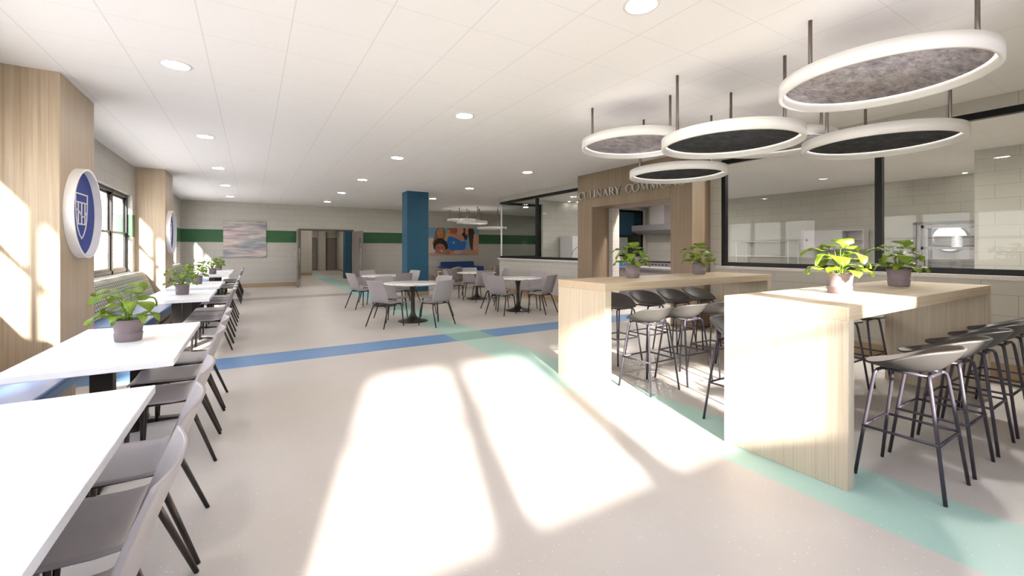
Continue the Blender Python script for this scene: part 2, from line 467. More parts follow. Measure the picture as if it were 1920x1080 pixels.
# ---- oak wrapped columns on the window wall
for i, (y0, y1) in enumerate(((-.09, .97), (5.78, 6.82), (11.65, 12.65))):
    structure(MB().box(XL-.02, -1.575, y0, y1, 0, CEIL).build('wall_column_%s' % 'abc'[i], M['oak'], bevel=.003, seg=1))
c = structure(MB().box(3.88, 4.53, 12.30, 12.80, 0, CEIL).build('wall_column_blue', M['blue_x']))
structure(MB().box(3.865, 4.545, 12.285, 12.815, 0, .15).build('baseboard_column', M['base']))

# ---- portal
P0, P1, PX = 4.74, 7.79, 6.52
O0, O1, OZ = 5.19, 7.17+.13, 2.34
p = MB()
p.box(PX, XK+.25, P0, O0, 0, CEIL); p.box(PX, XK+.25, O1, P1, 0, CEIL); p.box(PX, XK+.25, O0, O1, OZ, CEIL)
structure(p.build('wall_portal', M['oak_portal'], bevel=.003, seg=1))

# ---- serif letters: strokes as polygons in a unit em (cap height 1)
def serif(x, y, w=.26, h=.05): return [(x-w/2, y), (x+w/2, y), (x+w/2, y+h), (x-w/2, y+h)]
def stem(x0, y0, x1, y1, t):
    return [(x0-t/2, y0), (x0+t/2, y0), (x1+t/2, y1), (x1-t/2, y1)]
def arc(cx, cy, rx, ry, a0, a1, tk, n=14):
    o = []; inn = []
    for i in range(n+1):
        a = R(a0+(a1-a0)*i/n); t = tk*(.45+.55*abs(math.cos(a)))
        o.append((cx+rx*math.cos(a), cy+ry*math.sin(a))); inn.append((cx+(rx-t)*math.cos(a), cy+(ry-.45*tk-.1*t)*math.sin(a)))
    return [[o[i], o[i+1], inn[i+1], inn[i]] for i in range(n)]
T, t = .13, .055
L = {
 'C': (.74, arc(.42, .5, .40, .52, 42, 318, T)+[[(.68, .70), (.74, .70), (.74, 1.0), (.70, 1.0)], [(.68, .14), (.74, .30), (.72, .30), (.64, .10)]]),
 'U': (.82, [stem(.18, .3, .18, 1, T), stem(.66, .3, .66, 1, t), serif(.18, .95), serif(.66, .95)]+arc(.405, .32, .29, .34, 180, 360, .1)),
 'L': (.62, [stem(.2, 0, .2, 1, T), serif(.2, .95), serif(.2, 0), [(.1, 0), (.58, 0), (.58, .05), (.1, .05)], [(.54, 0), (.6, 0), (.62, .26), (.58, .22)]]),
 'I': (.34, [stem(.17, 0, .17, 1, T), serif(.17, .95), serif(.17, 0)]),
 'N': (.86, [stem(.16, 0, .16, 1, t), stem(.70, 0, .70, 1, t), stem(.70, 0, .14, 1, T), serif(.15, 0), serif(.70, .95), serif(.1, .95, .18)]),
 'A': (.80, [stem(.12, 0, .40, 1, t), stem(.66, 0, .38, 1, T), serif(.12, 0, .24), serif(.66, 0, .28), [(.2, .34), (.58, .34), (.58, .39), (.2, .39)]]),
 'R': (.76, [stem(.2, 0, .2, 1, T), serif(.2, 0), [(.08, .95), (.4, .95), (.4, 1), (.08, 1)], [(.2, .46), (.4, .46), (.4, .51), (.2, .51)], stem(.66, 0, .38, .5, T), serif(.68, 0, .2)]+arc(.38, .73, .24, .27, -90, 90, T)),
 'Y': (.76, [stem(.37, 0, .37, .48, T), stem(.37, .45, .12, 1, T), stem(.37, .45, .62, 1, t), serif(.37, 0), serif(.12, .95), serif(.62, .95, .22)]),
 'O': (.88, arc(.44, .5, .42, .52, 0, 360, T, 28)),
 'M': (1.0, [stem(.14, 0, .2, 1, t), stem(.82, 0, .76, 1, T), stem(.48, .05, .2, 1, T), stem(.48, .05, .76, 1, t), serif(.13, 0), serif(.83, 0), serif(.16, .95, .2), serif(.8, .95, .2)]),
 'S': (.60, arc(.30, .74, .23, .28, 40, 270, T)+arc(.30, .27, .25, .29, -140, 90, T)+[[(.46, .8), (.5, .8), (.5, 1), (.47, 1)], [(.05, .02), (.08, .02), (.08, .24), (.04, .24)]]),
}
def write(text, parent, mat, x, ystart, z, h, wtotal, depth):
    tot = sum((L[c][0] if c != ' ' else .55) for c in text)
    k = wtotal/tot; yy = ystart
    for c in text:
        if c == ' ': yy -= .55*k; continue
        m = MB()
        for poly in L[c][1]:
            m.prism([(yy-a*k, z+b*h) for a, b in poly], 'x', x-depth, x)
        m.build('letter', mat, parent)
        yy -= L[c][0]*k
sg = thing('wall_lettering', 'raised serif letters reading CULINARY COMMONS across the head of the brown oak portal', 'sign')
write('CULINARY COMMONS', sg, M['letter'], PX-.015, 7.72, 2.545, .17, 2.86, .03)

# ------------------------------------------------------------------ round badge signs on the columns
def badge(y, label):
    b = thing('round_crest_sign', label, 'sign', (-1.573, y, 1.79), group='round crest signs on the oak columns')
    m = MB(); n_ = 72; ro, ri = .475, .452
    def ring(r, xx): return [(xx, r*math.cos(2*PI*i/n_), r*math.sin(2*PI*i/n_)) for i in range(n_)]
    prof = [(ro, 0), (ro, .078), (ri, .078), (ri, .0)]
    vs = [p for r, xx in prof for p in ring(r, xx)]
    fs = [(k*n_+i, k*n_+(i+1) % n_, ((k+1) % 4)*n_+(i+1) % n_, ((k+1) % 4)*n_+i) for k in range(4) for i in range(n_)]
    m.add(vs, fs); m.build('rim', M['white_paint'], b)
    d = MB(); vs = ring(ri, .004)+ring(ri, .014); d.add(vs, [tuple(range(n_)), tuple(range(2*n_-1, n_-1, -1))]+[(i, (i+1) % n_, n_+(i+1) % n_, n_+i) for i in range(n_)])
    d.build('disc', M['crest_blue'], b)
    e = MB()
    def line(pts, w=.010):
        for a, c in zip(pts, pts[1:]):
            dx, dz = c[0]-a[0], c[1]-a[1]; l = math.hypot(dx, dz) or 1; nx, nz = -dz/l*w/2, dx/l*w/2
            ex, ez = dx/l*w*.3, dz/l*w*.3
            e.prism([(a[0]+nx-ex, a[1]+nz-ez), (a[0]-nx-ex, a[1]-nz-ez), (c[0]-nx+ex, c[1]-nz+ez), (c[0]+nx+ex, c[1]+nz+ez)], 'x', .015, .022)
    sh = [(-.19, .20)]
    line([(-.19, .205), (.19, .205)], .012)
    side = [(.185, .2), (.18, .05), (.165, -.06), (.13, -.15), (.07, -.225), (0, -.27)]
    line(side, .010); line([(-a, b_) for a, b_ in side], .010)
    for k in (-.105, 0, .105):
        line([(k, .115), (k, -.115)], .017); line([(k-.04, .115), (k+.04, .115)], .013); line([(k-.04, -.115), (k+.04, -.115)], .013)
    wave = [(-.18+.36*i/20, .035*math.sin(-2*PI*(i/20)+2.4)+.0) for i in range(21)]
    line(wave, .013)
    e.build('crest', M['white_paint'], b)
n = NT('crest_blue'); v, x, y, z = n.coord()
f = n.noise(n.mapping(v, (1, 12, 2)), 10, 4)
n.col(n.mix(f, lin('1b2f83'), lin('2b4299'))); n.set(.6); M['crest_blue'] = n.m
badge(6.31, 'large white rimmed round sign with blue crest on the nearest oak column')
badge(12.15, 'round white rimmed crest sign on the second oak column, seen nearly edge on')

# ------------------------------------------------------------------ benches
def bench(y0, y1, label, len_vents=()):
    b = thing('banquette_bench', label, 'bench', (0, (y0+y1)/2, 0), group='built in benches under the windows')
    L2 = (y1-y0)/2
    MB().box(-1.93, -1.24, -L2+.01, L2-.01, .1, .36).build('base', M['oak'], b, bevel=.003, seg=1)
    MB().box(-1.93, -1.30, -L2+.03, L2-.03, 0, .1).build('plinth', M['black'], b)
    MB().box(-1.90, -1.16, -L2, L2, .365, .46).build('seat_cushion', M['vinyl'], b, bevel=.02, seg=3)
    prof = [(-1.95, .46), (-1.74, .46), (-1.79, .62), (-1.85, .78), (-1.90, .90), (-1.94, .945), (-1.99, .95), (-2.03, .92), (-2.05, .86), (-2.05, .46)]
    MB().prism(prof, 'y', -L2, L2).build('backrest_cushion', M['plaid'], b, bevel=.012, seg=2)
    if len_vents:
        for (a, c, z0, z1) in len_vents: MB().box(-1.2395, -1.236, a-(y0+y1)/2, c-(y0+y1)/2, z0, z1).build('vent_slot', M['black'], b)
    return b
bench(1.15, 4.9, 'blue cushioned oak bench beside the nearest oak column')
bench(7.0, 11.62, 'long bench with plaid backrest and blue seat between the two oak columns', ((8.6, 9.7, .20, .26), (10.2, 10.6, .22, .32)))
bench(12.9, 17.2, 'farthest window bench, beyond the second oak column')

# ------------------------------------------------------------------ white tables
def make_table(label):
    t = thing('dining_table', label, 'table', (-.775, 0, 0), group='white tables along the window benches')
    MB().box(-.375, .375, -.785, .785, .71, .75).build('tabletop', M['white_top'], t, bevel=.003, seg=1)
    for s in (-1, 1):
        MB().box(-.055, .055, s*.50-.032, s*.50+.032, .03, .71).build('post', M['metal_dk'], t, bevel=.004, seg=1)
        f = MB()
        f.prism([(-.32, .0), (-.32, .012), (-.05, .035), (.05, .035), (.32, .012), (.32, 0)], 'y', s*.50-.03, s*.50+.03)
        f.prism([(s*.50-.2, .0), (s*.50-.2, .012), (s*.50-.05, .035), (s*.50+.05, .035), (s*.50+.2, .012), (s*.50+.2, 0)], 'x', -.03, .03)
        f.build('foot', M['metal_dk'], t)
    return t
TY = [1.90, 4.03, 7.78, 9.90, 13.65, 15.78]
TL = ['large white rectangular table nearest the camera, cut by the left edge of the picture',
      'white rectangular table in front of the nearest oak column, second along the windows',
      'white rectangular table beside the plaid bench, third along the windows',
      'white rectangular table beside the second oak column, fourth along the windows',
      'white rectangular table past the second oak column, fifth along the windows',
      'farthest white rectangular table, under the painting end of the window row']
tb = make_table(TL[0]); tb.location = (-.775, TY[0], 0)
for y, l in zip(TY[1:], TL[1:]): dup(tb, (-.775 if y < 6 else -.86, y, 0), 0, l)

# ------------------------------------------------------------------ shell chairs
def make_chair(label, group):
    c = thing('side_chair', label, 'chair', group=group)
    prof = [(.335, .418, .195), (.325, .432, .205), (.29, .440, .212), (.20, .438, .216), (.10, .434, .218), (.0, .430, .219), (-.06, .434, .219), (-.095, .450, .219),
            (-.118, .480, .221), (-.133, .520, .225), (-.146, .565, .230), (-.158, .615, .236), (-.170, .665, .238), (-.190, .72, .232), (-.212, .775, .226), (-.236, .835, .217), (-.240, .845, .215)]
    NU = 17; vs = []
    for (y, z, hw) in prof:
        for i in range(NU):
            u = -1+2*i/(NU-1)
            k = min(1, max(0, (z-.46)/.12))
            dy = -.040*(1-u*u)*k + .010*k
            tri = max(0, min(1, (z-.455)/.22))         # the V fold in the lower back
            if k > 0 and z < .70: dy += .028*max(0, abs(u)-tri)*min(1, (z-.455)/.05)
            dz = -.006*(1-u*u) if z < .45 else 0
            if z > .83: dz = -.004*(u*u)
            vs.append((u*hw, y+dy, z+dz))
    fs = [(r*NU+i, r*NU+i+1, (r+1)*NU+i+1, (r+1)*NU+i) for r in range(len(prof)-1) for i in range(NU-1)]
    MB().add(vs, fs, True).build('seat_shell', M['chair'], c, solid=.011)
    fr = MB()
    for s in (-1, 1): fr.tube([(s*.165, .235, .408), (s*.16, .1, .41), (s*.16, -.09, .41)], .011, 8)
    fr.tube([(-.165, .215, .402), (.165, .215, .402)], .010, 8); fr.tube([(-.16, -.07, .402), (.16, -.07, .402)], .010, 8)
    fr.build('under_frame', M['chrome_dk'], c)
    for sx in (-1, 1):
        MB().tube([(sx*.14, .215, .405), (sx*.175, .218, .403), (sx*.195, .222, .385), (sx*.205, .225, .34), (sx*.245, .235, .0)], [.012, .013, .014, .014, .0105], 10).build('leg', M['chrome_dk'], c)
        MB().tube([(sx*.14, -.07, .405), (sx*.175, -.078, .403), (sx*.195, -.09, .385), (sx*.205, -.10, .34), (sx*.245, -.225, .0)], [.012, .013, .014, .014, .0105], 10).build('leg', M['chrome_dk'], c)
    return c
GW = 'grey shell chairs along the white tables'; GR = 'grey shell chairs around the round tables'
CY = [1.525, 2.07, 2.62, 3.71, 4.26, 4.82]
CY = CY+[y+5.87 for y in CY]+[y+11.74 for y in CY]
ordn = ['nearest', 'middle', 'farthest']
tn = ['the table nearest the camera', 'the second white table along the windows', 'the third white table along the windows', 'the fourth white table along the windows', 'the fifth white table along the windows', 'the last white table before the far wall']
ch0 = make_chair('grey moulded shell chair, nearest of the three at the table nearest the camera', GW)
ch0.location = (-.43, CY[0], 0); ch0.rotation_euler.z = PI/2
for i, y in enumerate(CY):
    if i == 0: continue
    dup(ch0, (-.43 if y < 6 else -.455, y, 0), PI/2, 'grey shell chair, %s of three at %s' % (ordn[i % 3], tn[i//3]), GW)

# ------------------------------------------------------------------ round pedestal tables
def make_round(label):
    t = thing('round_table', label, 'table', group='round marble topped tables')
    MB().lathe((0, 0, 0), [(0, .718), (.50, .718), (.56, .738), (.562, .745), (.556, .75), (0, .75)], 64).build('tabletop', M['marble'], t)
    MB().lathe((0, 0, 0), [(0, .0), (.285, .0), (.287, .006), (.27, .014), (.17, .035), (.10, .065), (.06, .11), (.042, .17), (.037, .25), (.036, .45), (.042, .55), (.055, .63), (.075, .705), (.08, .717), (0, .717)], 40).build('pedestal', M['metal_dk'], t)
    return t
RT = [((2.70, 8.20), 0, 'nearest the blue stripe at left'), ((5.24, 8.38), 0, 'nearest the bar tables'), ((2.85, 10.85), -8, 'in front of the blue column, left'), ((5.47, 10.96), -35, 'in front of the blue sofa')]
rt0 = None
for (xy, rot, d) in RT:
    lab = 'round marble topped pedestal table, '+{0: 'front left of the four, on the floor stripe crossing', 1: 'front right of the four, beside the kitchen wall', 2: 'rear left of the four, in front of the blue column', 3: 'rear right of the four, in front of the lounge sofa'}[[r[2] for r in RT].index(d)]
    if rt0 is None:
        rt0 = make_round(lab); rt0.location = (xy[0], xy[1], 0)
    else: dup(rt0, (xy[0], xy[1], 0), R(rot), lab)
    tname = {0: 'front left round table', 1: 'front right round table', 2: 'rear left round table', 3: 'rear right round table'}[[r[2] for r in RT].index(d)]
    for a, wd in ((205, 'left'), (292, 'near right'), (25, 'far right'), (112, 'far left')):
        an = R(a+rot)
        dup(ch0, (xy[0]+.69*math.cos(an), xy[1]+.69*math.sin(an), 0), an+PI/2, 'grey moulded shell chair on the %s side of the %s' % (wd, tname), GR)

# ------------------------------------------------------------------ bar tables
def bar(label, y0, y1):
    t = thing('bar_table', label, 'table', (2.96, y0, 0), group='oak waterfall bar tables')
    w = y1-y0
    MB().box(.0, 2.99, 0, w, .99, 1.07).build('tabletop', M['oak_bar_top'], t, bevel=.002, seg=1)
    MB().box(.0, .08, 0, w, 0, .99).build('side_panel', M['oak_bar'], t, bevel=.002, seg=1)
    MB().box(2.91, 2.99, 0, w, 0, .99).build('side_panel', M['oak_bar'], t, bevel=.002, seg=1)
bar('pale oak waterfall bar table in front, nearest the camera at right', 1.12, 1.885)
bar('pale oak waterfall bar table behind the front one, before the portal', 3.12, 3.875)

# ------------------------------------------------------------------ stools
def make_stool(label, group):
    s = thing('bar_stool', label, 'stool', group=group)
    # shell: facing +y (low front), high back at -y
    NA = 40; rows = []
    def rim(a):
        y = math.sin(a); k = (1-y)/2
        z = .697+.142*(k*k*(3-2*k))
        return Vector((.245*math.cos(a)*(1-.10*max(0, y)), .215*y-.0+(-.02*k), z))
    prof = [0, .2, .42, .6, .74, .85, .93, .98, 1.0]
    vs = []
    for t in prof:
        for i in range(NA):
            a = 2*PI*i/NA; r = rim(a)
            zb = .672+.006*math.sin(a)*t
            zz = zb+(r.z-zb)*(t**2.5)
            sh = t*(1.0) if t < 1 else 1
            vs.append((r.x*sh, r.y*sh, zz))
    fs = [(k*NA+i, k*NA+(i+1) % NA, (k+1)*NA+(i+1) % NA, (k+1)*NA+i) for k in range(len(prof)-1) for i in range(NA)]
    MB().add(vs, fs, True).build('seat_shell', M['stool_shell'], s, solid=.012)
    mt = MB().tube([(-.12, .11, .670), (.12, .11, .670)], .010).tube([(-.12, -.11, .664), (.12, -.11, .664)], .010)
    mt.tube([(-.1, .11, .672), (-.1, -.11, .667)], .009).tube([(.1, .11, .672), (.1, -.11, .667)], .009)
    mt.build('under_frame', M['stool_leg'], s)
    for sx in (-1, 1):
        for sy in (-1, 1):
            MB().tube([(sx*.09, sy*.112, .668), (sx*.125, sy*.118, .666), (sx*.145, sy*.125, .652), (sx*.153, sy*.131, .62), (sx*.182, sy*.17, .31), (sx*.208, sy*.206, .0)], .0098, 10).build('leg', M['stool_leg'], s)
    f = MB(); z = .31; a, b = .182, .170
    for p, q in (((-a, -b), (a, -b)), ((a, -b), (a, b)), ((a, b), (-a, b)), ((-a, b), (-a, -b))):
        f.tube([(p[0]*1.02, p[1]*1.02, z), (q[0]*1.02, q[1]*1.02, z)], .0085, 8)
    f.build('footrest', M['stool_leg'], s)
    return s
GS = 'charcoal bar stools at the oak bar tables'
words = ['first', 'second', 'third', 'fourth', 'fifth']
st0 = None
for row, (yy, rz, x0, pitch, nn, d) in enumerate(((.985, 0, 3.455, .54, 5, 'camera side of the front bar table'), (2.02, PI, 3.42, .545, 5, 'far side of the front bar table'),
                                   (3.015, 0, 3.455, .545, 5, 'camera side of the rear bar table'), (3.95, PI, 3.42, .545, 5, 'far side of the rear bar table'))):
    for k in range(nn):
        lab = 'charcoal low backed stool, %s from left, %s' % (words[k], d)
        x = x0+k*pitch
        if st0 is None: st0 = make_stool(lab, GS); st0.location = (x, yy, 0)
        else: dup(st0, (x, yy, 0), rz, lab, GS)

# ------------------------------------------------------------------ potted plants
def make_plant(label):
    p = thing('potted_plant', label, 'plant', group='potted leafy plants on the tables')
    MB().lathe((0, 0, 0), [(0, 0), (.071, 0), (.076, .005), (.081, .052), (.083, .058), (.0765, .060), (.088, .150), (.0905, .152), (.0905, .156), (.084, .156), (.080, .135), (0, .135)], 40).build('pot', M['pot'], p)
    so = MB(); vs = [(0, 0, .142)]
    N = 24
    for r in (.04, .079):
        for i in range(N): vs.append((r*math.cos(2*PI*i/N), r*math.sin(2*PI*i/N), .138+random.uniform(-.003, .004)))
    so.add(vs, [(0, 1+i, 1+(i+1) % N) for i in range(N)]+[(1+i, 1+N+i, 1+N+(i+1) % N, 1+(i+1) % N) for i in range(N)], True)
    so.build('soil', M['soil'], p)
    # azimuth, stem reach, stem top height, leaf length, leaf width, droop
    leaves = [(8, .09, .30, .19, .095, 1.0), (60, .05, .36, .15, .12, .9), (115, .08, .33, .19, .10, 1.0), (172, .09, .28, .20, .085, 1.1), (215, .06, .27, .15, .115, 1.35),
              (262, .05, .30, .15, .13, 1.4), (303, .07, .25, .16, .11, 1.2), (345, .11, .20, .17, .08, 1.1), (35, .10, .20, .14, .08, 1.0), (95, .11, .19, .14, .08, 1.1),
              (145, .11, .18, .14, .075, 1.0), (192, .10, .19, .15, .08, 1.1), (240, .08, .17, .12, .09, 1.2), (285, .09, .18, .13, .095, 1.2), (325, .03, .35, .13, .115, 1.2), (225, .02, .41, .12, .14, 1.5), (20, .12, .17, .09, .05, 1.0), (80, .03, .26, .14, .12, 1.3)]
    for (az, reach, top, ln, wd, dr) in leaves:
        a = R(az+random.uniform(-6, 6)); ca, sa = math.cos(a), math.sin(a)
        m = MB()
        pts = []
        for i in range(6):
            q = i/5
            pts.append((.012+reach*(q**1.4), .135+(top-.135)*(1-(1-q)**1.5)))
        m.tube([(r*ca, r*sa, z) for r, z in pts], [.0035-.0004*i for i in range(6)], 6)
        NL, NW = 10, 6
        r0, z0 = pts[-1]; ang = .55; pr_, pz = r0, z0; vs = []
        # walk back a little so the heart base wraps the stem
        rows_ = []
        for i in range(NL+1):
            q = i/NL
            w = wd*.5*(math.sin(PI*min(1, (q*.93+.07))**.62)**.75)*(1.15-.35*q)*(1+.10*math.sin(q*17+az))
            if i == NL: w = .001
            rows_.append((pr_, pz, w, ang)); 
            st = ln/NL; pr_ += st*math.cos(ang); pz += st*math.sin(ang); ang -= dr*(1.9/NL)
        ph = random.uniform(0, 6)
        for (rr, zz, w, an) in rows_:
            for j in range(-NW//2, NW//2+1):
                u = j/(NW/2); off = u*w
                lift = .22*abs(off)-.014*math.sin(12*rr/ln+ph+u*2)*abs(u)
                back = -.018*abs(u)*max(0, 1-(rr-r0)/(.3*ln)) if rr < r0+.3*ln else 0
                x_ = rr+back-lift*math.sin(an); z_ = zz+lift*math.cos(an)*.8-.22*abs(off)*abs(u)*1.6
                vs.append((x_*ca-off*sa, x_*sa+off*ca, z_))
        C = NW+1
        m.add(vs, [(i*C+j, i*C+j+1, (i+1)*C+j+1, (i+1)*C+j) for i in range(NL) for j in range(NW)], True)
        m.build('leaf', M['leaf'], p)
    return p
pl = make_plant('potted leafy plant on the left half of the front bar table, lit by sun'); pl.location = (3.87, 1.52, 1.07)
for (x, y, z, rz, lab) in ((5.08, 1.53, 1.07, .1, 'potted leafy plant on the right half of the front bar table'),
        (3.87, 3.62, 1.07, .15, 'potted leafy plant on the left half of the rear bar table'), (5.13, 3.62, 1.07, .0, 'potted leafy plant on the right half of the rear bar table'),
        (-.90, 1.95, .75, 2.5, 'potted plant on the nearest white table, only a leaf tip in view'),
        (-.76, 4.08, .75, 2.0, 'largest looking potted plant on the second white table, before the plaid bench'),
        (-.86, 7.80, .75, 1.9, 'potted plant on the third white table along the windows'), (-.88, 10.0, .75, 2.1, 'potted plant on the fourth white table along the windows'),
        (-.88, 13.75, .75, 1.9, 'potted plant on the fifth white table along the windows'), (-.88, 16.2, .75, 2.0, 'farthest potted plant, on the last white table below the painting')):
    dup(pl, (x, y, z), rz, lab)

# ------------------------------------------------------------------ ring pendants
def make_ring(label, mat, group, r=.63):
    p = thing('ring_pendant', label, 'pendant light', group=group)
    MB().lathe((0, 0, 0), [(r-.03, 0), (r, 0), (r, .10), (r-.03, .10), (r-.03, .0)], 96).build('ring', M['white_paint'], p)
    MB().lathe((0, 0, 0), [(0, .062), (r-.045, .062), (r-.045, .08), (0, .08)], 72).build('acoustic_disc', mat, p)
    MB().lathe((0, 0, 0), [(r-.046, .066), (r-.0305, .066), (r-.0305, .076), (r-.046, .076), (r-.046, .066)], 72).build('light_strip', M['led'], p)
    MB().lathe((0, 0, 0), [(r-.12, .0805), (r-.05, .0805), (r-.05, .088), (r-.12, .088), (r-.12, .0805)], 72).build('added_up_light_strip', M['added_uplight'], p)  # unseen glowing strip added to brighten the ceiling above the ring
    return p
def rods(p, zr, tri):
    for (dx, dy) in tri:
        MB().cyl((dx, dy), .0135, .0135, .08, CEIL-zr, 16).build('rod', M['rod'], p)
        
TRI = [(-.445, .257), (.445, .257), (0, -.514)]
RG = [((4.0, 1.325), 2.63, 'felt_light', 'largest looking ring pendant at upper right, light grey felt centre, nearest the camera'),
      ((4.01, 2.50), 2.42, 'felt_dark', 'ring pendant with charcoal felt centre in the middle of the cluster'),
      ((3.96, 3.67), 2.63, 'felt_light', 'leftmost ring pendant of the near cluster, light grey felt centre'),
      ((5.00, 3.87), 2.40, 'felt_dark', 'smallest looking ring pendant, hanging low before the portal lettering'),
      ((5.36, 2.79), 2.63, 'felt_light', 'ring pendant half hidden behind the middle charcoal one'),
      ((5.31, 1.76), 2.42, 'felt_dark', 'ring pendant with charcoal felt centre at right, under the largest one')]
for (xy, z, mt, lab) in RG:
    p = make_ring(lab, M[mt], 'ring pendants over the bar tables'); p.location = (xy[0], xy[1], z); rods(p, z, TRI)
for (xy, z, lab) in (((7.75, 16.95), 2.60, 'small white ring pendant over the lounge, highest of three, left'), ((7.72, 15.9), 2.45, 'small white ring pendant over the lounge, middle of three'), ((8.7, 16.0), 2.24, 'small white ring pendant over the lounge, lowest and rightmost of three')):
    p = make_ring(lab, M['felt_light'], 'ring pendants over the lounge'); p.location = (xy[0], xy[1], z); rods(p, z, TRI)

# ------------------------------------------------------------------ recessed downlights
def downlight(x, y, label, group, r=.105, mt='lens'):
    d = thing('downlight', label, 'ceiling light', (x, y, CEIL), group=group)
    MB().lathe((0, 0, 0), [(r+.022, 0), (r+.020, -.004), (r, -.006), (r-.004, -.001)], 40).build('trim_ring', M['trim_white'], d)
    MB().cyl((0, 0), r-.003, r-.003, -.0035, -.001, 32).build('lens', M[mt], d)
rown = {-.60: 'row by the windows', 2.32: 'middle row', 5.22: 'row by the kitchen'}
for x in (-.60, 2.32, 5.22):
    for k, y in enumerate((2.09, 5.0, 7.95, 10.9, 13.76, 16.6)):
        if x == 5.22 and y < 5.5: continue
        downlight(x, y, 'round recessed ceiling downlight, %s from the front in the %s' % (['first', 'second', 'third', 'fourth', 'fifth', 'sixth'][k], rown[x]), 'round recessed downlights')
for k, (x, y) in enumerate(((13.6, 4.5), (13.6, 2.95), (9.7, 12.05), (10.1, 12.05), (7.65, 1.2), (7.65, 3.4), (7.65, 6.0), (7.65, 8.6), (7.65, 10.8), (11.6, 1.0), (11.0, 9.5), (9.5, 14.6), (12.2, 16.4))):
    nm = ['by the back wall above the wall cabinet', 'by the back wall above the plate rack', 'by the side wall behind the left glazing, left', 'by the side wall behind the left glazing, right',
          'added as fill behind the right glazing, nearest the camera', 'added as fill behind the right glazing, farther one', 'added as fill just behind the portal', 'added as fill behind the left glazing, nearer one', 'added as fill behind the left glazing, farther one', 'added as fill behind the kitchen partition', 'added as fill between the portal and the hood', 'of the lounge behind the kitchen', 'of the lounge corner'][k]
    downlight(x, y, 'round recessed downlight in the ceiling '+nm, 'kitchen and lounge downlights', mt='lens_fill' if k in (4, 5, 6, 9, 10) else ('lens_w' if k < 4 else 'lens'), r=.045 if k < 4 else .105)  # lamps behind glazing, portal and partition are added, unseen fill
for k, y in enumerate((20.2, 23.8, 28.6)):
    downlight(2.9, y, 'added corridor fill light, %s beyond the double doors' % ['first', 'second', 'third'][k], 'added corridor fill lights', mt='lens_fill_c')  # lamps added out of view to lift the corridor brightness

# ------------------------------------------------------------------ far wall: painting, poster, doors
def art(name, label, x0, x1, z0, z1, mat, cat):
    o = MB().box(-(x1-x0)/2, (x1-x0)/2, -.02, .02, -(z1-z0)/2, (z1-z0)/2).build(name, mat, bevel=.002, seg=1, loc=((x0+x1)/2, YF-.022, (z0+z1)/2))
    return tag(o, label, cat)
art('canvas_painting', 'square abstract canvas painting with streaks of grey and pink on far wall', -.87, .46, 1.10, 2.43, M['painting'], 'painting')
# poster: a photo print of young people hugging, flat shapes on a flat panel
po = thing('photo_print', 'wide colour photo print of five long haired friends hugging, right of the blue column', 'poster', (6.75, YF-.001, 1.14))
PW, PH = 2.55, 1.24
MB().box(0, PW, -.03, 0, 0, PH).build('panel', plain('print_sky', '6d97b8', .5, var=.25, vs=1.5), po)
SK = ['b57f63', 'c08a6c', 'a56a50', 'c99a80']
def blob(pts, c, layer, nm='print_shape', n=28):
    """smooth closed patch through pts (0..1 in print)"""
    P = []
    N = len(pts)
    for i in range(N):
        p0, p1, p2, p3 = [pts[(i+k-1) % N] for k in range(4)]
        for s in range(6):
            t = s/6
            P.append(tuple(.5*((2*p1[k])+(-p0[k]+p2[k])*t+(2*p0[k]-5*p1[k]+4*p2[k]-p3[k])*t*t+(-p0[k]+3*p1[k]-3*p2[k]+p3[k])*t**3) for k in (0, 1)))
    P = [(min(1, max(0, a))*PW, min(1, max(0, b))*PH) for a, b in P]
    y = -.030-.0006*(layer+1)
    bm = bmesh.new()
    vs = [bm.verts.new((a, y, b)) for a, b in P]
    vs2 = [v for i, v in enumerate(vs) if (v.co-vs[i-1].co).length > 1e-5]
    try: bm.faces.new(vs2)
    except Exception: pass
    bmesh.ops.triangulate(bm, faces=bm.faces, ngon_method='EAR_CLIP')
    me = bpy.data.meshes.new(nm); bm.to_mesh(me); bm.free()
    key = 'pr_'+c
    if key not in M: M[key] = plain('print_ink_'+c, c, .5, var=.12, vs=9)
    me.materials.append(M[key]); o = bpy.data.objects.new(nm, me); COL.objects.link(o); o.parent = po
# right side coordinates: (0,0) bottom-left
blob([(.30, .60), (.36, .86), (.45, 1.0), (.42, .55)], 'a8944f', 0)
blob([(.38, .98), (.5, 1), (.66, 1), (.62, .9), (.5, .86)], 'b9b2c6', 0)
blob([(.0, .0), (.0, .56), (.10, .6), (.17, .45), (.16, .2), (.1, .05)], 'c9b3a6', 1)
blob([(.12, .62), (.14, .86), (.19, 1.0), (.29, 1.0), (.33, .82), (.31, .6), (.22, .5), (.12, .25), (.09, .45)], '8a6038', 2, 'print_hair')
blob([(.175, .72), (.18, .92), (.23, .98), (.285, .93), (.28, .72), (.23, .62)], SK[0], 3, 'print_face')
blob([(.21, .74), (.235, .755), (.26, .74), (.235, .715)], '9a3d30', 4, 'print_mouth')
blob([(.20, .88), (.215, .89), (.225, .88), (.21, .87)], '4a3020', 4, 'print_eye')
blob([(.245, .88), (.26, .89), (.27, .88), (.255, .87)], '4a3020', 4, 'print_eye')
blob([(.43, .76), (.42, .92), (.46, 1.0), (.55, 1.0), (.57, .88), (.52, .78)], 'b0552b', 2, 'print_hair')
blob([(.57, .78), (.565, .95), (.6, 1.0), (.67, 1.0), (.69, .88), (.64, .75), (.6, .72)], SK[3], 3, 'print_face')
blob([(.61, .86), (.64, .85), (.66, .89), (.63, .84)], '9a3d30', 4, 'print_mouth')
blob([(.65, .72), (.68, .86), (.69, 1.0), (.76, 1.0), (.78, .8), (.74, .55), (.7, .62)], '2c1d16', 2, 'print_hair')
